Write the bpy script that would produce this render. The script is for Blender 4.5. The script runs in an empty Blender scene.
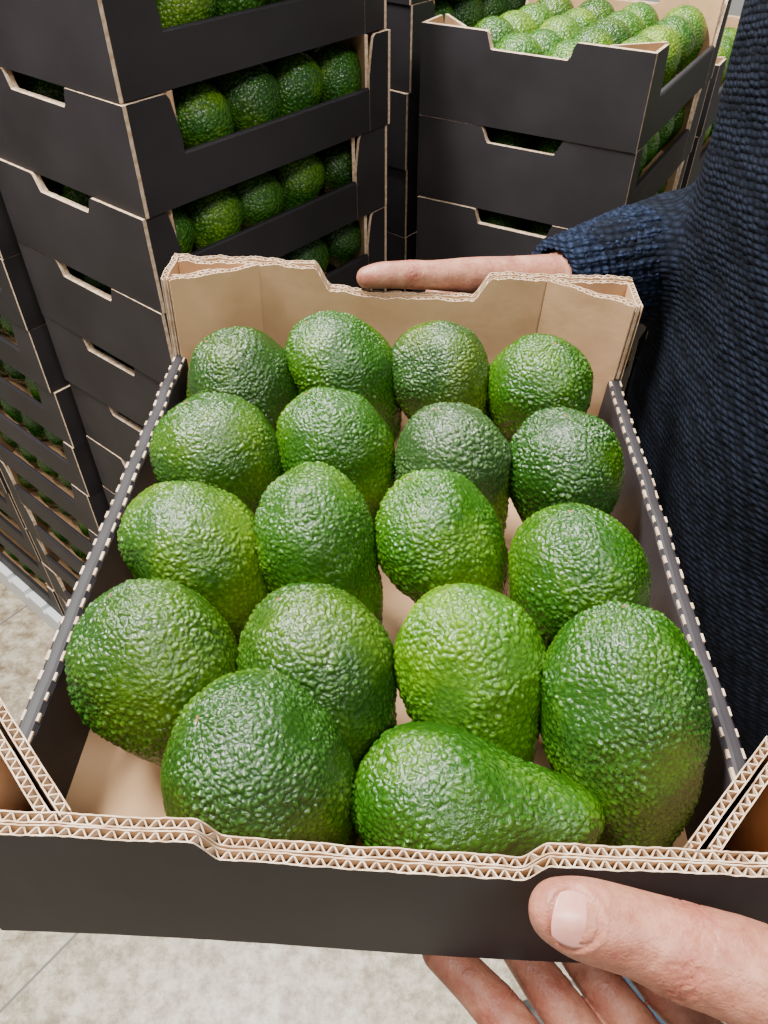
import bpy, math, random
import numpy as np
from mathutils import Vector, Matrix, noise, Quaternion
random.seed(7)
H = 1.63
def P(x, y, h): return Vector((x, y, H - h))
scene = bpy.context.scene
def link(o, parent=None):
    scene.collection.objects.link(o)
    if parent: o.parent = parent
    return o
# ------------------------------------------------------------ materials
def new_mat(name):
    m = bpy.data.materials.new(name); m.use_nodes = True
    nt = m.node_tree
    return m, nt, nt.nodes, nt.links, nt.nodes['Principled BSDF']
def ramp(N, stops):
    r = N.new('ShaderNodeValToRGB')
    e = r.color_ramp.elements
    while len(e) < len(stops): e.new(0.5)
    for i, (p, c) in enumerate(stops):
        e[i].position = p; e[i].color = (*c, 1) if len(c) == 3 else c
    return r
def noisy(name, c1, c2, scale=30, rough=0.7, bump=0.1, bscale=200, spec=0.3, dist=0.001):
    m, nt, N, L, B = new_mat(name)
    tc = N.new('ShaderNodeTexCoord')
    n = N.new('ShaderNodeTexNoise'); n.inputs['Scale'].default_value = scale; n.inputs['Detail'].default_value = 6
    L.new(tc.outputs['Object'], n.inputs['Vector'])
    r = ramp(N, [(0.35, c1), (0.68, c2)]); L.new(n.outputs['Fac'], r.inputs['Fac'])
    L.new(r.outputs['Color'], B.inputs['Base Color'])
    n2 = N.new('ShaderNodeTexNoise'); n2.inputs['Scale'].default_value = bscale; n2.inputs['Detail'].default_value = 4
    L.new(tc.outputs['Object'], n2.inputs['Vector'])
    b = N.new('ShaderNodeBump'); b.inputs['Strength'].default_value = bump; b.inputs['Distance'].default_value = dist
    L.new(n2.outputs['Fac'], b.inputs['Height']); L.new(b.outputs['Normal'], B.inputs['Normal'])
    B.inputs['Roughness'].default_value = rough
    B.inputs['Specular IOR Level'].default_value = spec
    return m
M_kraft = noisy('kraft_cardboard', (0.40, 0.230, 0.115), (0.52, 0.320, 0.170), 22, 0.8, 0.3, 60, 0.3, 0.002)
M_dark = noisy('black_printed_cardboard', (0.0140, 0.0115, 0.0130), (0.0250, 0.0215, 0.0240), 9, 0.58, 0.15, 60, 0.25)
M_edge = noisy('torn_cardboard_edge', (0.38, 0.25, 0.15), (0.64, 0.50, 0.36), 160, 0.9, 0.2, 500)
M_stem = noisy('avocado_stem_scar', (0.10, 0.05, 0.02), (0.22, 0.13, 0.06), 200, 0.8)

def avo_mat(name, use_attr=True, base=None):
    m, nt, N, L, B = new_mat(name)
    tc = N.new('ShaderNodeTexCoord')
    if use_attr:
        oi = N.new('ShaderNodeObjectInfo'); col = oi.outputs['Color']
        at = N.new('ShaderNodeAttribute'); at.attribute_name = 'peb'; fac = at.outputs['Fac']
    else:
        at = N.new('ShaderNodeAttribute'); at.attribute_name = 'tone'
        tr = ramp(N, [(0.0, tuple(c*0.55 for c in base)), (0.5, base), (1.0, (base[0]*1.9, base[1]*1.35, base[2]))])
        L.new(at.outputs['Fac'], tr.inputs['Fac']); col = tr.outputs['Color']
        v = N.new('ShaderNodeTexVoronoi'); v.inputs['Scale'].default_value = 260
        L.new(tc.outputs['Object'], v.inputs['Vector'])
        mr = N.new('ShaderNodeMapRange'); mr.inputs[1].default_value = 0.75; mr.inputs[2].default_value = 0.0
        L.new(v.outputs['Distance'], mr.inputs[0]); fac = mr.outputs[0]
    vm = N.new('ShaderNodeMix'); vm.data_type = 'RGBA'; vm.blend_type = 'MULTIPLY'; vm.inputs[0].default_value = 1
    L.new(col, vm.inputs[6]); vm.inputs[7].default_value = (0.36, 0.44, 0.36, 1)
    pm = N.new('ShaderNodeMix'); pm.data_type = 'RGBA'; pm.blend_type = 'ADD'; pm.inputs[0].default_value = 1
    L.new(col, pm.inputs[6]); pm.inputs[7].default_value = (0.012, 0.026, 0.002, 1)
    mx = N.new('ShaderNodeMix'); mx.data_type = 'RGBA'
    L.new(fac, mx.inputs[0]); L.new(vm.outputs[2], mx.inputs[6]); L.new(pm.outputs[2], mx.inputs[7])
    n = N.new('ShaderNodeTexNoise'); n.inputs['Scale'].default_value = 20; n.inputs['Detail'].default_value = 3
    oi2 = N.new('ShaderNodeObjectInfo')
    ad = N.new('ShaderNodeVectorMath'); ad.operation = 'ADD'
    L.new(tc.outputs['Object'], ad.inputs[0]); L.new(oi2.outputs['Location'], ad.inputs[1])
    L.new(ad.outputs[0], n.inputs['Vector'])
    r = ramp(N, [(0.47, (0, 0, 0)), (0.74, (1, 1, 1))]); L.new(n.outputs['Fac'], r.inputs['Fac'])
    pmul = N.new('ShaderNodeMath'); pmul.operation = 'MULTIPLY'; pmul.inputs[1].default_value = 0.9
    L.new(r.outputs['Color'], pmul.inputs[0])
    m2 = N.new('ShaderNodeMix'); m2.data_type = 'RGBA'; m2.blend_type = 'MIX'
    br = N.new('ShaderNodeMix'); br.data_type = 'RGBA'; br.blend_type = 'MULTIPLY'; br.inputs[0].default_value = 1
    L.new(mx.outputs[2], br.inputs[6]); br.inputs[7].default_value = (3.6, 2.1, 0.5, 1)
    L.new(pmul.outputs[0], m2.inputs[0]); L.new(mx.outputs[2], m2.inputs[6]); L.new(br.outputs[2], m2.inputs[7])
    L.new(m2.outputs[2], B.inputs['Base Color'])
    B.inputs['Roughness'].default_value = 0.17
    B.inputs['Specular IOR Level'].default_value = 0.5
    nf = N.new('ShaderNodeTexNoise'); nf.inputs['Scale'].default_value = 520; nf.inputs['Detail'].default_value = 4
    L.new(tc.outputs['Object'], nf.inputs['Vector'])
    b = N.new('ShaderNodeBump'); b.inputs['Strength'].default_value = 0.8; b.inputs['Distance'].default_value = 0.0012
    L.new(nf.outputs['Fac'], b.inputs['Height'])
    last = b
    if not use_attr:
        b2 = N.new('ShaderNodeBump'); b2.inputs['Strength'].default_value = 0.9; b2.inputs['Distance'].default_value = 0.0014
        L.new(fac, b2.inputs['Height']); L.new(b.outputs['Normal'], b2.inputs['Normal']); last = b2
    L.new(last.outputs['Normal'], B.inputs['Normal'])
    return m
M_avo = avo_mat('avocado_skin')
M_avo_bg = avo_mat('avocado_skin_crated', False, (0.030, 0.120, 0.012))
M_avo_pale = avo_mat('avocado_skin_pale', False, (0.055, 0.170, 0.016))

def skin_mat():
    m, nt, N, L, B = new_mat('human_skin')
    tc = N.new('ShaderNodeTexCoord')
    n = N.new('ShaderNodeTexNoise'); n.inputs['Scale'].default_value = 90; n.inputs['Detail'].default_value = 7; n.inputs['Roughness'].default_value = 0.7
    L.new(tc.outputs['Object'], n.inputs['Vector'])
    r = ramp(N, [(0.32, (0.220, 0.075, 0.048)), (0.5, (0.315, 0.128, 0.080)), (0.68, (0.41, 0.190, 0.125))]); L.new(n.outputs['Fac'], r.inputs['Fac'])
    at = N.new('ShaderNodeAttribute'); at.attribute_name = 'red'
    mx = N.new('ShaderNodeMix'); mx.data_type = 'RGBA'
    L.new(at.outputs['Fac'], mx.inputs[0]); L.new(r.outputs['Color'], mx.inputs[6]); mx.inputs[7].default_value = (0.23, 0.055, 0.036, 1)
    L.new(mx.outputs[2], B.inputs['Base Color'])
    v = N.new('ShaderNodeTexVoronoi'); v.feature = 'DISTANCE_TO_EDGE'; v.inputs['Scale'].default_value = 650
    L.new(tc.outputs['Object'], v.inputs['Vector'])
    b = N.new('ShaderNodeBump'); b.inputs['Strength'].default_value = 0.4; b.inputs['Distance'].default_value = 0.0005
    L.new(v.outputs['Distance'], b.inputs['Height'])
    n3 = N.new('ShaderNodeTexNoise'); n3.inputs['Scale'].default_value = 130; n3.inputs['Detail'].default_value = 6
    L.new(tc.outputs['Object'], n3.inputs['Vector'])
    b2 = N.new('ShaderNodeBump'); b2.inputs['Strength'].default_value = 0.5; b2.inputs['Distance'].default_value = 0.0018
    L.new(n3.outputs['Fac'], b2.inputs['Height']); L.new(b.outputs['Normal'], b2.inputs['Normal'])
    L.new(b2.outputs['Normal'], B.inputs['Normal'])
    B.inputs['Roughness'].default_value = 0.45
    B.inputs['Specular IOR Level'].default_value = 0.35
    B.inputs['Subsurface Weight'].default_value = 0.08
    B.inputs['Subsurface Radius'].default_value = (1, 0.3, 0.15); B.inputs['Subsurface Scale'].default_value = 0.003
    return m
M_skin = skin_mat()
M_nail = noisy('finger_nail', (0.42, 0.17, 0.135), (0.52, 0.25, 0.20), 120, 0.30, 0.05, 100, 0.45)

def knit(name, c1, c2, scale):
    m, nt, N, L, B = new_mat(name)
    tc = N.new('ShaderNodeTexCoord')
    mp = N.new('ShaderNodeMapping'); mp.inputs['Scale'].default_value = (0.8, 0.8, 1.5); mp.inputs['Rotation'].default_value = (0.45, 0.1, 0.1)
    L.new(tc.outputs['Object'], mp.inputs['Vector'])
    v = N.new('ShaderNodeTexVoronoi'); v.inputs['Scale'].default_value = scale; v.inputs['Randomness'].default_value = 0.35
    L.new(mp.outputs[0], v.inputs['Vector'])
    r = ramp(N, [(0.1, c2), (0.65, c1)]); L.new(v.outputs['Distance'], r.inputs['Fac'])
    L.new(r.outputs['Color'], B.inputs['Base Color'])
    inv = N.new('ShaderNodeMath'); inv.operation = 'SUBTRACT'; inv.inputs[0].default_value = 1; L.new(v.outputs['Distance'], inv.inputs[1])
    b = N.new('ShaderNodeBump'); b.inputs['Strength'].default_value = 0.8; b.inputs['Distance'].default_value = 0.0035
    L.new(inv.outputs[0], b.inputs['Height'])
    n = N.new('ShaderNodeTexNoise'); n.inputs['Scale'].default_value = 1200
    L.new(tc.outputs['Object'], n.inputs['Vector'])
    b2 = N.new('ShaderNodeBump'); b2.inputs['Strength'].default_value = 0.3; b2.inputs['Distance'].default_value = 0.001
    L.new(n.outputs['Fac'], b2.inputs['Height']); L.new(b.outputs['Normal'], b2.inputs['Normal'])
    L.new(b2.outputs['Normal'], B.inputs['Normal'])
    B.inputs['Roughness'].default_value = 0.95; B.inputs['Specular IOR Level'].default_value = 0.08
    return m
M_knit = knit('navy_knit', (0.0025, 0.0032, 0.0060), (0.0095, 0.0130, 0.0235), 175)
M_sleeve = knit('navy_knit_sleeve', (0.004, 0.006, 0.013), (0.018, 0.027, 0.055), 230)
M_denim = noisy('blue_denim', (0.08, 0.16, 0.30), (0.16, 0.28, 0.46), 300, 0.9, 0.3, 900)
M_hair = noisy('dark_hair', (0.02, 0.012, 0.008), (0.05, 0.03, 0.02), 200, 0.6, 0.5, 300)
M_shoe = noisy('shoe_leather', (0.03, 0.03, 0.03), (0.06, 0.06, 0.06), 40, 0.5)
M_eye = noisy('eye_white', (0.8, 0.8, 0.8), (0.85, 0.85, 0.85), 5, 0.2)
M_lip = noisy('lips', (0.45, 0.16, 0.13), (0.5, 0.2, 0.16), 50, 0.5)
M_white = noisy('white_plastic', (0.70, 0.71, 0.72), (0.78, 0.78, 0.79), 8, 0.5)
M_wall = noisy('painted_wall', (0.55, 0.55, 0.53), (0.62, 0.62, 0.60), 3, 0.8)

# ------------------------------------------------------------ mesh builder
class MB:
    def __init__(s): s.v = []; s.f = []; s.m = []
    def add(s, vs, fs, mi):
        o = len(s.v); s.v += [tuple(v) for v in vs]
        for i, f in enumerate(fs):
            s.f.append(tuple(o + k for k in f)); s.m.append(mi[i] if isinstance(mi, (list, tuple)) else mi)
    def box(s, a, b, mi):
        x0, y0, z0 = a; x1, y1, z1 = b
        vs = [(x0,y0,z0),(x1,y0,z0),(x1,y1,z0),(x0,y1,z0),(x0,y0,z1),(x1,y0,z1),(x1,y1,z1),(x0,y1,z1)]
        s.add(vs, [(0,3,2,1),(4,5,6,7),(0,1,5,4),(1,2,6,5),(2,3,7,6),(3,0,4,7)], mi)
    def ribbon(s, pts, zb, zt, th, ml, mr, mt):
        pts = np.array(pts, float); n = len(pts)
        d = np.gradient(pts, axis=0); d /= np.linalg.norm(d, axis=1)[:, None] + 1e-12
        nr = np.stack([-d[:, 1], d[:, 0]], 1)
        vs = []; fs = []; ms = []
        for i in range(n):
            a = pts[i] + nr[i]*th/2; b = pts[i] - nr[i]*th/2
            vs += [(a[0], a[1], zb), (b[0], b[1], zb), (b[0], b[1], zt[i]), (a[0], a[1], zt[i])]
        for i in range(n-1):
            o = 4*i; q = o+4
            fs += [(o, q, q+3, o+3), (o+1, o+2, q+2, q+1), (o+3, q+3, q+2, o+2), (o, o+1, q+1, q)]
            ms += [ml, mr, mt, mt]
        fs += [(0, 3, 2, 1), (4*n-4, 4*n-3, 4*n-2, 4*n-1)]; ms += [mt, mt]
        s.add(vs, fs, ms)
    def corr(s, p0, p1, top, zb, T, ml, mr, wave=True, lam=0.0046):
        p0 = np.array(p0, float); p1 = np.array(p1, float); Ln = np.linalg.norm(p1-p0); d = (p1-p0)/Ln
        nr = np.array([-d[1], d[0]])
        st = 0.0006 if wave else 0.003
        n = max(3, int(Ln/st)); S = np.linspace(0, Ln, n)
        base = p0[None] + S[:, None]*d[None]
        if wave:
            base = base + nr[None]*((0.0007 if Ln > .2 else .0004)*np.sin(S*24.0))[:, None]
        zt = np.array([top(b[0], b[1]) for b in base])
        if not wave:
            s.ribbon(base, zb, zt, T, ml, mr, 2); return
        l = 0.0005
        r1 = np.array([0.0005*noise.noise(Vector((q*420, zb*90, 3.1))) for q in S]); r2 = np.array([0.0005*noise.noise(Vector((q*420, zb*90, 7.7))) for q in S])
        wob = np.array([0.00012*noise.noise(Vector((q*120, 2.2, zb*40))) for q in S])
        s.ribbon(base + nr*(T/2-l/2)+nr[None]*wob[:, None], zb, zt+r1, l, ml, 0, 2)
        s.ribbon(base - nr*(T/2-l/2)+nr[None]*wob[::-1][:, None], zb, zt+r2, l, 0, mr, 2)
        w = base + nr[None]*((T/2-l)*0.95*np.sin(2*math.pi*S/lam + 1.3*np.sin(S*60)))[:, None]
        s.ribbon(w, zb+0.001, zt-0.0004+(r1+r2)*.5, 0.0005, 2, 2, 2)
    def mesh(s, name, mats, smooth=False):
        me = bpy.data.meshes.new(name); me.from_pydata(s.v, [], s.f)
        for m in mats: me.materials.append(m)
        me.polygons.foreach_set('material_index', s.m)
        if smooth: me.polygons.foreach_set('use_smooth', [True]*len(s.f))
        me.update(); return me

def sstep(a, b, x):
    t = min(1, max(0, (x-a)/(b-a))); return t*t*(3-2*t)
def build_tray(fine, HN, HF, dn, df, low, HX=0.150, HY=0.1777, xn=0.093, ddn=0.056):
    """HN / HF : height of near / far end wall, dn / df : depth of their hand-hold dips"""
    mb = MB(); T = 0.0038
    J = 1 if fine else 0
    def nz(x, y, k, a): return a*noise.noise(Vector((x, y, k)))*J
    def topn(x, y): return HN - dn*(1-sstep(0.050, 0.058, abs(x+0.002))) + nz(x*45, y*9, 1, .0016) + nz(x*160, y, 6, .0006)
    def topf(x, y): return HF - df*(1-sstep(0.046, 0.058, abs(x))) + nz(x*45, y*9, 4, .0024) + nz(x*140, y, 8, .0010)
    def mk_topc(h, sy):
        def f(x, y):
            z = h + nz(x*60, y*60, 2, .0022)
            return z
        return f
    mb.corr((-HX, -HY+T/2), (HX, -HY+T/2), topn, 0, T, 0, 1, fine)
    mb.corr((-HX+0.004, -HY+T*1.5+0.0006), (HX-0.004, -HY+T*1.5+0.0006), lambda x, y: topn(x, y)-0.0004+nz(x*70, 3, 9, .0012), T, T, 0, 0, fine)
    mb.corr((-HX, HY-T/2), (HX, HY-T/2), topf, 0, T, 1, 0, fine)
    mb.corr((-HX+0.004, HY-T*1.5-0.0006), (HX-0.004, HY-T*1.5-0.0006), lambda x, y: topf(x, y)-0.001+nz(x*70, 3, 12, .0018), T, T, 0, 0, fine)
    for sx in (-1, 1):
        for sy, dd, hh, xa in ((-1, ddn, HN, xn), (1, 0.036, HF, 0.093)):
            tc = mk_topc(hh, sy)
            ye = sy*(HY-T*2-0.0008)
            a = (sx*xa, ye); b = (sx*(HX-T-0.001), sy*(HY-dd))
            c = (sx*(HX-T/2), sy*(HY-dd)); d2 = (sx*(HX-T/2), sy*(HY-T-0.0002))
            mb.corr(a, b, tc, T, T, 0, 0, fine)
            if fine:
                g = 0.0075
                mb.corr((sx*(xa+g), ye), (sx*(HX-T-0.001), sy*(HY-dd+g)), lambda x, y, tc=tc: tc(x, y)-0.002, T, T, 0, 0, fine)
            if not fine:
                yc = sy*(HY-dd)
                def tcs(x, y, yc=yc, hh=hh): return low + (hh-low)*sstep(-0.004, 0.009, abs(y-yc))
            else: tcs = tc
            if sy > 0: ml, mr = (0, 1) if sx > 0 else (1, 0)
            else: ml, mr = (1, 0) if sx > 0 else (0, 1)
            mb.corr(c, d2, tcs, 0, T, ml, mr, fine)
        y0, y1 = -HY+ddn-0.004, HY-0.034
        w = 0.0085; xo = HX-0.0002; xi = HX-w
        prof = [(xo, 0.0), (xo, low-0.0022), (xo-0.0016, low-0.0002), (xo-0.003, low), (xi+0.003, low), (xi+0.0016, low-0.0004), (xi, low-0.0025), (xi, 0.0)]
        n = 60; vs = []; fs = []
        def wb(y): return J*(0.0016*noise.noise(Vector((y*14, sx*3, 0)))+0.0007*noise.noise(Vector((y*50, sx*3, 5))))
        for i in range(n+1):
            y = y0+(y1-y0)*i/n; wob = wb(y)
            for (px, pz) in prof: vs.append((sx*(px+wob if pz > 0 else px), y, pz + (wob*0.8 if pz > 0 else 0)))
        k = len(prof)
        for i in range(n):
            for j in range(k):
                a0 = i*k+j; b0 = i*k+(j+1) % k
                fs.append((a0, b0, b0+k, a0+k) if sx > 0 else (a0, a0+k, b0+k, b0))
        fs.append(tuple(range(k))); fs.append(tuple(n*k+j for j in range(k)))
        mb.add(vs, fs, 1)
        if fine:
            y = y0+0.004
            while y < y1-0.006:
                for xx, zz in ((xo-0.0010, low-0.0009), (xi+0.0010, low-0.0009)):
                    wob = wb(y+.002)
                    ln = 0.0034+0.0026*random.random()
                    cx = sx*(xx+wob); cz = zz+wob*0.8
                    hw = 0.0004+0.0003*random.random()
                    mb.box((cx-hw, y, cz-0.0009), (cx+hw, y+ln, cz+0.0007), 2)
                y += 0.0098
    mb.box((-HX+0.001, -HY+0.001, 0.0), (HX-0.001, HY-0.001, 0.0012), 1)
    mb.box((-HX+0.002, -HY+0.002, 0.0012), (HX-0.002, HY-0.002, T), 0)
    return mb

tray_me = build_tray(True, 0.0915, 0.1135, 0.0115, 0.017, 0.060, 0.148, 0.1837, 0.103, 0.050).mesh('cardboard_tray', [M_kraft, M_dark, M_edge])
tray = link(bpy.data.objects.new('cardboard_tray', tray_me))
TM = Matrix.Translation(P(0.0010, 0.2863, 0.3413)) @ Matrix.Rotation(math.radians(-2.1), 4, 'Z') @ Matrix.Rotation(math.radians(2.4), 4, 'Y')
tray.matrix_world = TM

# ------------------------------------------------------------ avocados
def avo_geo(R, a1, a2, seed, nu, nv, bump=True, neck=0.10):
    vs = []; peb = []
    rnd = random.Random(seed); off = Vector((rnd.random()*9, rnd.random()*9, rnd.random()*9))
    bend = rnd.uniform(-0.10, 0.10); rough = rnd.uniform(0.85, 1.2); sc = rnd.uniform(350, 440)
    for j in range(nv+1):
        ph = math.pi*j/nv
        c, s_ = math.cos(ph), math.sin(ph)
        if c >= 0: z = a1*R*c; r = R*s_**0.94
        else:
            z = a2*R*c; q = -c
            r = R*s_**0.90*(1-neck*math.sin(math.pi*min(1, q))**1.0*q - 0.06*q)
        cnt = nu if 0 < j < nv else 1
        for i in range(cnt):
            th = 2*math.pi*i/nu
            x = r*math.cos(th); y = r*math.sin(th)
            if c < 0: x += bend*R*c*c*2
            v = Vector((x, y, z))
            if bump:
                nrm = Vector((math.cos(th)*s_, math.sin(th)*s_, c)).normalized()
                low = noise.noise(v*17+off)*0.0050 + noise.noise(v*60+off)*0.0012
                wv = v + Vector((noise.noise(v*200+off), noise.noise(v*200-off), noise.noise(v*200+off*3)))*0.0016
                d = noise.voronoi(wv*sc+off)[0]
                f = min(1.0, (d[1]-d[0])*1.5)
                f = math.sqrt(f)*(1-0.3*d[0])
                amp = max(0.2, 0.8+1.0*noise.noise(v*55+off*2))*rough
                v = v + nrm*(low + 0.00145*f*amp)
                peb.append(f*(0.5+0.5*min(1, amp)))
            vs.append(v)
    fs = []
    def idx(j, i):
        if j == 0: return 0
        if j == nv: return 1+(nv-1)*nu
        return 1+(j-1)*nu+(i % nu)
    ms = []
    for j in range(nv):
        for i in range(nu):
            if j == 0: f = (0, idx(1, i), idx(1, i+1))
            elif j == nv-1: f = (idx(j, i), idx(nv, 0), idx(j, i+1))
            else: f = (idx(j, i), idx(j+1, i), idx(j+1, i+1), idx(j, i+1))
            fs.append(f)
            ms.append(1 if (j >= nv-max(2, nv//40) or j < max(1, nv//110)) else 0)
    return vs, fs, ms, peb

G_dk = (0.0135, 0.058, 0.0050); G_md = (0.0170, 0.078, 0.0030); G_lt = (0.0270, 0.105, 0.0028); G_gy = (0.031, 0.072, 0.018); G_yl = (0.050, 0.150, 0.0020)
AV = [ # x, y, h, R, a1, a2, tail dir, colour
 (-0.0892,0.410,0.280,0.0340,1.05,1.80,( 0.60,-0.05,-1.0),(0.017,0.056,0.006)),
 (-0.0265,0.424,0.278,0.0315,1.25,1.95,( 0.65,-0.10,-1.0),G_md),
 ( 0.0363,0.420,0.280,0.0318,1.12,1.80,( 0.45,-0.15,-1.0),(0.026,0.072,0.013)),
 ( 0.0990,0.410,0.281,0.0313,1.05,1.70,(-0.15, 0.05,-1.0),G_md),
 (-0.0920,0.337,0.280,0.0345,1.05,1.80,( 0.45,-0.20,-1.0),(0.020,0.074,0.005)),
 (-0.0270,0.346,0.280,0.0318,1.18,1.90,( 0.50,-0.30,-1.0),(0.021,0.088,0.003)),
 ( 0.0380,0.334,0.282,0.0312,1.18,1.85,( 0.30,-0.35,-1.0),G_gy),
 ( 0.1010,0.329,0.281,0.0322,1.05,1.80,( 0.10,-0.20,-1.0),G_dk),
 (-0.0935,0.266,0.280,0.0335,1.10,1.90,( 0.55,-0.35,-1.0),(0.026,0.090,0.005)),
 (-0.0345,0.271,0.279,0.0305,1.20,2.10,( 0.55,-0.65,-1.0),(0.022,0.088,0.003)),
 ( 0.0285,0.274,0.280,0.0318,1.18,1.95,( 0.55,-0.40,-1.0),G_lt),
 ( 0.0935,0.245,0.282,0.0335,1.15,1.85,( 0.20,-0.30,-1.0),G_md),
 (-0.0990,0.199,0.282,0.0335,1.18,1.90,( 0.50,-0.35,-1.0),G_dk),
 (-0.0285,0.194,0.283,0.0322,1.22,1.95,( 0.50,-0.50,-1.0),(0.016,0.062,0.006)),
 ( 0.0360,0.195,0.282,0.0310,1.22,2.00,( 0.35,-0.60,-1.0),G_yl),
 ( 0.0985,0.174,0.280,0.0325,1.35,2.00,( 0.05,-0.60,-1.0),(0.014,0.070,0.003)),
 (-0.0475,0.1470,0.280,0.0350,1.14,1.70,( 0.55,-0.05,-1.0),G_dk),
 ( 0.0200,0.1410,0.2935,0.0300,1.08,2.12,( 0.95,-0.12,-0.12),G_md),
]
for i, (x, y, h, R, a1, a2, d, col) in enumerate(AV):
    vs, fs, ms, peb = avo_geo(R, a1, a2, 100+i, 350, 230, True, 0.30 if i == 17 else 0.24)
    me = bpy.data.meshes.new('avocado'); me.from_pydata(vs, [], fs)
    me.materials.append(M_avo); me.materials.append(M_stem)
    me.polygons.foreach_set('material_index', ms); me.polygons.foreach_set('use_smooth', [True]*len(fs))
    at = me.attributes.new('peb', 'FLOAT', 'POINT'); at.data.foreach_set('value', peb)
    o = link(bpy.data.objects.new('avocado', me))
    q = (-Vector(d)).normalized().to_track_quat('Z', 'Y') @ Quaternion((0, 0, 1), random.uniform(0, 6.28))
    o.rotation_mode = 'QUATERNION'; o.rotation_quaternion = q; o.location = P(x, y, h)
    o.color = (*col, 1)

# ------------------------------------------------------------ stacked crates
def crate_mesh(name, avm, seed):
    rs = random.Random(seed)
    mb = build_tray(False, 0.111, 0.111, 0.020, 0.020, 0.052)
    tone = [0.5]*len(mb.v)
    k = 0
    for r in range(5):
        for c in range(4):
            x = -0.102+c*0.068+rs.uniform(-.002, .002); y = -0.134+r*0.067+rs.uniform(-.003, .003)
            vs, fs, ms, _ = avo_geo(0.0350+rs.uniform(-.0025, .001), 1.1, 1.5, k, 32, 22, False)
            ang = rs.uniform(0, 6.28); q = Quaternion((math.cos(ang), math.sin(ang), 0), rs.uniform(0.1, 0.5))
            off = Vector((x, y, 0.062+rs.uniform(-.004, .006)))
            k += 1
            pts = []
            for v in vs:
                p = q @ Vector(v)+off
                p.x = max(-0.139, min(0.139, p.x)); p.y = max(-0.168, min(0.168, p.y)); p.z = max(0.005, min(0.107, p.z))
                pts.append(p)
            mb.add(pts, fs, [3]*len(fs)); tone += [rs.random()]*len(pts)
    me = mb.mesh(name, [M_kraft, M_dark, M_edge, avm])
    at = me.attributes.new('tone', 'FLOAT', 'POINT'); at.data.foreach_set('value', tone)
    sm = [m == 3 for m in mb.m]; me.polygons.foreach_set('use_smooth', sm)
    return me
crAs = [crate_mesh('avocado_crate', M_avo_bg, s) for s in (1, 2, 3)]; crB = crate_mesh('avocado_crate_pale', M_avo_pale, 9)
PITCH = 0.1083
def stack(cx, cy, rot, n, z0=0.0, topme=None, sy=1.07, jit=0.003):
    for k in range(n):
        me = topme if (topme and k == n-1) else crAs[k % 3]
        o = link(bpy.data.objects.new('avocado_crate', me))
        flip = 180 if random.random() < .5 else 0
        o.location = (cx+random.uniform(-jit, jit), cy+random.uniform(-jit, jit), z0+k*PITCH)
        o.rotation_euler = (0, 0, math.radians(rot+flip+random.uniform(-0.8, 0.8)))
        o.scale = (1, sy, PITCH/0.1118)
stack(-0.237, 1.037, -40, 15, 0, None, 1.12)
stack(0.271, 1.220, -30, 13, 0.0, crB)
stack(-0.560, 1.220, 50, 12, 0.08)
stack(-0.860, 1.470, 50, 12, 0.08)
stack(0.04, 1.47, -39, 14)
stack(0.50, 1.62, -30, 12, 0, crB)
stack(0.68, 1.08, -30, 12)

def pallet(cx, cy, rot):
    mb = MB()
    for i in range(5):
        y = -0.19+i*0.083; mb.box((-0.17, y, 0.062), (0.17, y+0.065, 0.078), 0)
    for x in (-0.17, -0.03, 0.11): mb.box((x, -0.19, 0.0), (x+0.06, 0.207, 0.0619), 0)
    o = link(bpy.data.objects.new('plastic_pallet', mb.mesh('plastic_pallet', [M_white])))
    o.location = (cx, cy, 0); o.rotation_euler = (0, 0, math.radians(rot))
pallet(-0.560, 1.220, 50); pallet(-0.860, 1.470, 50)

# ------------------------------------------------------------ room
def floor_mat():
    m, nt, N, L, B = new_mat('stone_floor_tiles')
    tc = N.new('ShaderNodeTexCoord')
    mp = N.new('ShaderNodeMapping'); mp.inputs['Rotation'].default_value = (0, 0, math.radians(38)); mp.inputs['Location'].default_value = (-0.008, 0.24, 0)
    L.new(tc.outputs['Object'], mp.inputs['Vector'])
    br = N.new('ShaderNodeTexBrick'); br.offset = 0; br.inputs['Scale'].default_value = 1
    br.inputs['Brick Width'].default_value = 0.8; br.inputs['Row Height'].default_value = 0.8
    br.inputs['Mortar Size'].default_value = 0.003; br.inputs['Mortar Smooth'].default_value = 0.3
    L.new(mp.outputs[0], br.inputs['Vector'])
    n = N.new('ShaderNodeTexNoise'); n.inputs['Scale'].default_value = 26; n.inputs['Detail'].default_value = 9; n.inputs['Roughness'].default_value = 0.78
    L.new(tc.outputs['Object'], n.inputs['Vector'])
    r = ramp(N, [(0.38, (0.19, 0.140, 0.080)), (0.5, (0.39, 0.325, 0.225)), (0.61, (0.59, 0.53, 0.41))]); L.new(n.outputs['Fac'], r.inputs['Fac'])
    mx = N.new('ShaderNodeMix'); mx.data_type = 'RGBA'
    L.new(br.outputs['Fac'], mx.inputs[0]); L.new(r.outputs['Color'], mx.inputs[6]); mx.inputs[7].default_value = (0.14, 0.13, 0.11, 1)
    L.new(mx.outputs[2], B.inputs['Base Color']); B.inputs['Roughness'].default_value = 0.4
    return m
def plane(name, pts, mat):
    me = bpy.data.meshes.new(name); me.from_pydata(pts, [], [(0, 1, 2, 3)]); me.materials.append(mat)
    return link(bpy.data.objects.new(name, me))
plane('floor', [(-4, -3, 0), (4, -3, 0), (4, 5, 0), (-4, 5, 0)], floor_mat())
plane('wall_back', [(-4, 5, 0), (4, 5, 0), (4, 5, 3.4), (-4, 5, 3.4)], M_wall)
plane('wall_left', [(-4, -3, 0), (-4, 5, 0), (-4, 5, 3.4), (-4, -3, 3.4)], M_wall)

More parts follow.
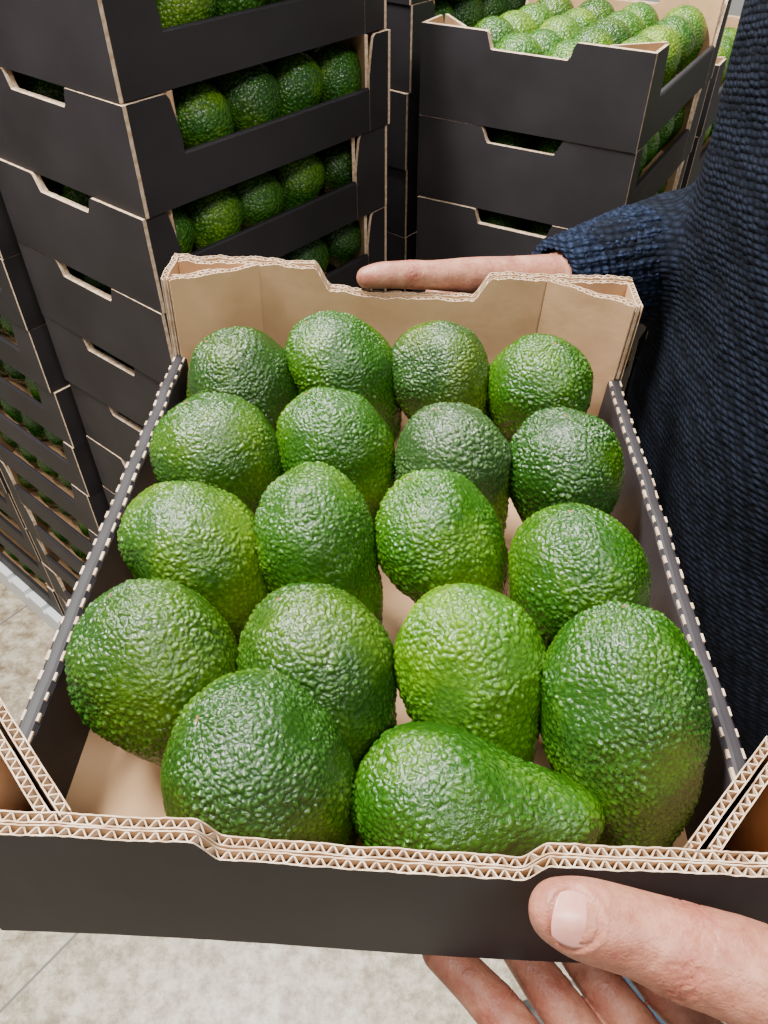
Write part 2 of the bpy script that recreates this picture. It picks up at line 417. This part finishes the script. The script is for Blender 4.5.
# ------------------------------------------------------------ person
person = link(bpy.data.objects.new('person', None))
_ico = None
def ico():
    global _ico
    if _ico is None:
        import bmesh
        bm = bmesh.new(); bmesh.ops.create_icosphere(bm, subdivisions=3, radius=1)
        bm.verts.ensure_lookup_table()
        _ico = ([v.co.copy() for v in bm.verts], [tuple(v.index for v in f.verts) for f in bm.faces]); bm.free()
    return _ico
def sph(mb, c, r, mi=0):
    V, F = ico(); c = Vector(c)
    r = Vector((r, r, r)) if isinstance(r, (int, float)) else Vector(r)
    mb.add([(c.x+v.x*r.x, c.y+v.y*r.y, c.z+v.z*r.z) for v in V], F, mi)
def chain(mb, pts):
    for (a, ra), (b, rb) in zip(pts[:-1], pts[1:]):
        d = (b-a).length; n = max(2, int(d/(0.22*min(ra, rb))))
        for i in range(n+1):
            t = i/n; sph(mb, a.lerp(b, t), ra*(1-t)+rb*t)
def finish(mb, name, mats, vox, smooth_it, parent, disp=None):
    me = mb.mesh(name, mats); o = link(bpy.data.objects.new(name, me), parent)
    r = o.modifiers.new('remesh', 'REMESH'); r.mode = 'VOXEL'; r.voxel_size = vox; r.use_smooth_shade = True
    s = o.modifiers.new('smooth', 'SMOOTH'); s.iterations = smooth_it; s.factor = 0.5
    if disp:
        tx = bpy.data.textures.new(name+'_folds', 'CLOUDS'); tx.noise_scale = disp[0]
        dm = o.modifiers.new('folds', 'DISPLACE'); dm.texture = tx; dm.strength = disp[1]; dm.mid_level = 0.5; dm.texture_coords = 'LOCAL'
    return o
def resample(pts):
    out = []
    n = len(pts)
    for i in range(n-1):
        p0 = pts[max(0, i-1)]; p1 = pts[i]; p2 = pts[i+1]; p3 = pts[min(n-1, i+2)]
        for k in range(5):
            t = k/5
            def cr(a, b, c, d): return 0.5*((2*b)+(-a+c)*t+(2*a-5*b+4*c-d)*t*t+(-a+3*b-3*c+d)*t**3)
            out.append((cr(p0[0], p1[0], p2[0], p3[0]), cr(p0[1], p1[1], p2[1], p3[1])))
    out.append(pts[-1]); return out
def hand(name, thumb, fingers, wrist, forearm_end, nails, creases):
    mb = MB()
    chain(mb, resample(thumb))
    roots = []
    for f in fingers:
        chain(mb, resample(f)); roots.append(f[0])
        chain(mb, [f[0], (f[0][0].lerp(wrist[0], 0.5), 0.0125), (wrist[0], wrist[1]*0.75)])
    for a, b in zip(roots[:-1], roots[1:]): chain(mb, [(a[0], a[1]*0.95), (b[0], b[1]*0.95)])
    chain(mb, [thumb[-1], (wrist[0], wrist[1]*0.85)])
    chain(mb, [(thumb[-2][0], thumb[-2][1]*0.7), (roots[0][0].lerp(wrist[0], 0.35), 0.011)])
    chain(mb, [wrist, forearm_end])
    o = finish(mb, name, [M_skin], 0.0009, 8, person)
    dg = bpy.context.evaluated_depsgraph_get(); dg.update()
    me = bpy.data.meshes.new_from_object(o.evaluated_get(dg)); o.modifiers.clear(); o.data = me
    n = len(me.vertices); co_ = np.empty(n*3); me.vertices.foreach_get('co', co_); co_ = co_.reshape(-1, 3)
    nr_ = np.empty(n*3); me.vertices.foreach_get('normal', nr_); nr_ = nr_.reshape(-1, 3)
    off = np.zeros(n); red = np.zeros(n)
    for (c, ax, rad, depth, kind) in creases:
        c = np.array(c); ax = np.array(ax.normalized()); dv = co_-c
        s = dv@ax; rr = np.linalg.norm(dv-np.outer(s, ax), axis=1)
        near = (np.abs(s) < 0.012) & (rr < rad)
        wob = 0.0006*np.sin(co_[:, 0]*900+co_[:, 2]*700)+0.0004*np.sin(co_[:, 1]*1500)
        for k, (o_, wgt) in enumerate(((-.0042, .5), (-.0022, .8), (0, 1.0), (.0021, .85), (.0043, .45))):
            off -= near*depth*wgt*np.exp(-((s-o_+wob*(1+k*.3))/0.00055)**2)
            red += near*0.40*wgt*np.exp(-((s-o_+wob*(1+k*.3))/0.0006)**2)
        off += near*0.0005*np.exp(-(s/0.006)**2); red += near*0.32*np.exp(-(s/0.007)**2)
    for f in fingers+[thumb]:
        d = np.linalg.norm(co_-np.array(f[-1][0] if f is not thumb else f[0][0]), axis=1); red += 0.4*np.exp(-(d/0.012)**2)
    for (c, along, up, w, l) in nails:
        along = along.normalized(); up = (up-along*up.dot(along)).normalized(); side = along.cross(up)
        dv = co_-np.array(c); a_ = dv@np.array(side)/w; b_ = dv@np.array(along)/l; h_ = dv@np.array(up)
        q = np.sqrt(a_**2+b_**2); m_ = (h_ > -0.008)
        off -= m_*0.0007*np.exp(-((q-1.02)/0.09)**2); off += m_*0.0004*np.exp(-((q-1.25)/0.12)**2)*(b_ < 0.3)
        red += m_*0.35*np.exp(-((q-1.08)/0.12)**2)
    co_ = co_+nr_*off[:, None]; me.vertices.foreach_set('co', co_.ravel())
    at = me.attributes.new('red', 'FLOAT', 'POINT'); at.data.foreach_set('value', np.clip(red, 0, 0.85))
    me.polygons.foreach_set('use_smooth', [True]*len(me.polygons)); me.update()
    for k, (c, along, up, w, l) in enumerate(nails):
        along = along.normalized(); up = (up - along*up.dot(along)).normalized(); side = along.cross(up)
        nb = MB(); vs = []; fs = []; nu, nv = 20, 24
        for j in range(nv+1):
            for i in range(nu+1):
                a = -1+2*i/nu; b = -1+2*j/nv
                aa = a*math.sqrt(max(0, 1-0.42*b*b)); bb = b*math.sqrt(max(0, 1-0.36*a*a))
                hgt = -0.40*w*aa*aa - 0.12*l*bb*bb
                vs.append(c+side*(aa*w)+along*(bb*l)+up*hgt)
        for j in range(nv):
            for i in range(nu):
                q = j*(nu+1)+i; fs.append((q, q+1, q+nu+2, q+nu+1))
        nb.add(vs, fs, 0)
        no = link(bpy.data.objects.new(name+'_nail_%d' % (k+1), nb.mesh('nail', [M_nail], True)), person)
        sm = no.modifiers.new('t', 'SOLIDIFY'); sm.thickness = 0.0006; sm.offset = 0
    return o
# near hand (left hand of the person)
th = [(P(.0540, .0865, .2515), .0098), (P(.0620, .0850, .2535), .0120), (P(.0770, .0820, .2565), .0126), (P(.0900, .0780, .2590), .0138), (P(.118, .0680, .2625), .0162), (P(.160, .045, .295), .021)]
fi = [
 [(P(.104, .030, .345), .0115), (P(.072, .056, .3605), .0100), (P(.045, .087, .3585), .0093), (P(.024, .1065, .3550), .0084)],
 [(P(.124, .034, .352), .0118), (P(.093, .060, .363), .0100), (P(.068, .092, .3590), .0090), (P(.051, .117, .3550), .0078)],
 [(P(.143, .041, .358), .0115), (P(.115, .063, .363), .0095), (P(.090, .094, .3585), .0086), (P(.074, .118, .3555), .0075)],
 [(P(.160, .052, .359), .0105), (P(.136, .070, .361), .0085), (P(.113, .093, .3580), .0076), (P(.100, .111, .3550), .0068)]]
nail_al = (th[0][0]-th[2][0])
cre = [(th[3][0], th[2][0]-th[4][0], .019, .00060, 0)]
for f in fi: cre += [(f[2][0], f[2][0]-f[1][0], .012, .0004, 0), (f[1][0], f[2][0]-f[0][0], .013, .0004, 0)]
upv = Vector((-.18, -.42, .88)).normalized()
hand('hand_near', th, fi, (P(.198, .030, .338), .026), (P(.27, .075, .38), .032),
     [(Vector(P(.0585, .0857, .2528))+upv*.0117, nail_al, upv, .0076, .0070)], cre)
# far hand (right hand of the person)
dy = .010
th2 = [(P(-.011, .4600+dy, .2360), .0072), (P(-.001, .4610+dy, .2350), .0086), (P(.018, .4640+dy, .2360), .0090), (P(.034, .4670+dy, .2380), .0098), (P(.060, .478+dy, .2440), .0125), (P(.090, .492+dy, .256), .018)]
fi2 = [
 [(P(.040, .4960+dy, .270), .0115), (P(.018, .4840+dy, .302), .0095), (P(.014, .4740+dy, .340), .0085), (P(.014, .452+dy, .3545), .0075)],
 [(P(.062, .4980+dy, .278), .0115), (P(.040, .4840+dy, .312), .0095), (P(.036, .4740+dy, .342), .0085), (P(.035, .448+dy, .3555), .0075)],
 [(P(.083, .4990+dy, .285), .0110), (P(.062, .4840+dy, .320), .0092), (P(.058, .4720+dy, .345), .0084), (P(.057, .449+dy, .3560), .0074)],
 [(P(.102, .5000+dy, .290), .0100), (P(.083, .4840+dy, .322), .0082), (P(.080, .4710+dy, .345), .0075), (P(.078, .452+dy, .3560), .0068)]]
hand('hand_far', th2, fi2, (P(.130, .518, .262), .022), (P(.18, .545, .268), .028), [], [(th2[2][0], Vector((1, .1, 0)), .012, .0003, 0)])

# sweater : torso loft + sleeves
def loft(mb, rings, n=40):
    vs = []; fs = []
    for (cx, cy, h, a, b) in rings:
        for i in range(n):
            t = 2*math.pi*i/n; ct, st = math.cos(t), math.sin(t)
            e = 0.85
            vs.append(P(cx+a*math.copysign(abs(ct)**e, ct), cy+b*math.copysign(abs(st)**e, st), h))
    for j in range(len(rings)-1):
        for i in range(n):
            a0 = j*n+i; b0 = j*n+(i+1) % n; fs.append((a0, b0, b0+n, a0+n))
    fs.append(tuple(range(n))[::-1]); fs.append(tuple((len(rings)-1)*n+i for i in range(n)))
    mb.add(vs, fs, 0)
mb = MB()
loft(mb, [(.340, .45, -.020, .064, .070), (.336, .45, .010, .090, .13), (.335, .45, .045, .118, .185), (.335, .45, .10, .128, .20), (.335, .45, .20, .130, .20),
          (.334, .45, .30, .132, .20), (.332, .45, .42, .130, .185), (.335, .45, .52, .128, .18), (.338, .45, .60, .130, .185), (.338, .45, .66, .124, .18)])
chain(mb, [(P(.350, .62, .07), .062), (P(.368, .655, .18), .058), (P(.365, .672, .30), .055), (P(.28, .612, .280), .054), (P(.20, .560, .268), .045), (P(.150, .528, .262), .035)])
chain(mb, [(P(.350, .28, .07), .062), (P(.38, .22, .22), .056), (P(.41, .17, .38), .050), (P(.34, .12, .40), .044), (P(.265, .073, .378), .036)])
finish(mb, 'sweater', [M_knit], 0.006, 5, person, (0.13, 0.022))
def cuff(name, a, b, r0, r1):
    ax = (b-a).normalized(); u = ax.orthogonal().normalized(); w = ax.cross(u); vs = []; fs = []; n = 96; m = 60
    for j in range(m+1):
        t = j/m; c = a.lerp(b, t)
        for i in range(n):
            th_ = 2*math.pi*i/n
            r = (r0*(1-t)+r1*t)*(1+0.03*math.sin(i*2*math.pi/4)) - (0.006 if j == 0 else 0) + 0.0008*math.sin(j*1.25)
            vs.append(c+u*math.cos(th_)*r+w*math.sin(th_)*r)
    for j in range(m):
        for i in range(n): fs.append((j*n+i, j*n+(i+1) % n, (j+1)*n+(i+1) % n, (j+1)*n+i))
    c = MB(); c.add(vs, fs, 0); return link(bpy.data.objects.new(name, c.mesh(name, [M_sleeve], True)), person)
cuff('cuff_far', P(.120, .513, .260), P(.190, .554, .268), .0280, .0430)
cuff('cuff_near', P(.225, .048, .355), P(.285, .084, .386), .032, .040)
# jeans
mb = MB()
loft(mb, [(.345, .45, .60, .118, .172), (.345, .45, .70, .118, .172), (.350, .45, .80, .105, .165)])
for yy in (.365, .535):
    chain(mb, [(P(.35, yy, .76), .088), (P(.355, yy, .98), .074), (P(.38, yy, 1.14), .058), (P(.41, yy, 1.32), .056), (P(.43, yy, 1.54), .048)])
finish(mb, 'jeans', [M_denim], 0.008, 4, person, (0.12, 0.015))
mb = MB()
for yy in (.365, .535):
    for k in range(8):
        t = k/7; sph(mb, (0.47-0.20*t, yy, 0.045-0.012*t), (0.05, 0.045-0.008*t, 0.043-0.012*t))
finish(mb, 'shoes', [M_shoe], 0.006, 4, person)
# neck + head, looking down towards the tray
mb = MB()
hc = Vector((.315, .45, H+.205))
chain(mb, [(P(.338, .45, .02), .058), (Vector((.33, .45, H+.12)), .056)])
sph(mb, hc+Vector((.015, 0, .03)), (.098, .077, .090)); sph(mb, hc+Vector((-.02, 0, -.045)), (.072, .060, .070))
chain(mb, [(hc+Vector((-.082, 0, .012)), .009), (hc+Vector((-.105, 0, -.022)), .013)])
for s_ in (-1, 1):
    sph(mb, hc+Vector((-.095, s_*.012, -.024)), .009)
    sph(mb, hc+Vector((.015, s_*.080, -.002)), (.018, .008, .031))
    sph(mb, hc+Vector((-.070, s_*.033, .030)), (.014, .022, .008))
sph(mb, hc+Vector((-.078, 0, -.095)), (.018, .024, .018))
finish(mb, 'head', [M_skin], 0.004, 4, person)
mb = MB(); sph(mb, hc+Vector((-.0865, 0, -.062)), (.009, .026, .005)); sph(mb, hc+Vector((-.0855, 0, -.070)), (.009, .022, .005))
link(bpy.data.objects.new('mouth', mb.mesh('mouth', [M_lip], True)), person)
mb = MB()
for s_ in (-1, 1): sph(mb, hc+Vector((-.074, s_*.033, .012)), (.010, .015, .008))
link(bpy.data.objects.new('eyes', mb.mesh('eyes', [M_eye], True)), person)
mb = MB()
for s_ in (-1, 1): sph(mb, hc+Vector((-.0815, s_*.033, .012)), (.004, .0065, .0065))
link(bpy.data.objects.new('irises', mb.mesh('irises', [M_hair], True)), person)
mb = MB(); sph(mb, hc+Vector((.030, 0, .050)), (.098, .083, .083)); sph(mb, hc+Vector((.055, 0, .0)), (.07, .074, .07))
finish(mb, 'hair', [M_hair], 0.005, 3, person, (0.02, 0.006))

# ------------------------------------------------------------ lights
w = bpy.data.worlds.new('World'); scene.world = w; w.use_nodes = True
w.node_tree.nodes['Background'].inputs[0].default_value = (0.97, 0.985, 1.0, 1)
w.node_tree.nodes['Background'].inputs[1].default_value = 0.36
def area(name, loc, size, sy, e, target):
    l = bpy.data.lights.new(name, 'AREA'); l.shape = 'RECTANGLE'; l.size = size; l.size_y = sy; l.energy = e
    l.color = (1, 0.98, 0.945)
    o = link(bpy.data.objects.new(name, l)); o.location = loc
    o.rotation_euler = (Vector(target)-Vector(loc)).to_track_quat('-Z', 'Y').to_euler(); return o
area('ceiling_lamp', (-0.8, 0.7, 3.2), 1.1, 0.22, 215, (0, .3, 1.3))
area('ceiling_lamp', (0.6, -0.9, 3.2), 1.4, 0.25, 62, (0, .6, 1.0))
area('ceiling_lamp', (0.1, 1.9, 3.3), 1.6, 0.3, 80, (0, .8, 1.0))

# ------------------------------------------------------------ camera
cam = bpy.data.cameras.new('camera'); co = link(bpy.data.objects.new('camera', cam))
cam.sensor_fit = 'VERTICAL'; cam.sensor_height = 36; cam.lens = 36*770/1024
cam.clip_start = 0.01
co.location = (0, 0, H); co.rotation_euler = (math.radians(90-43.6), 0, 0)
scene.camera = co
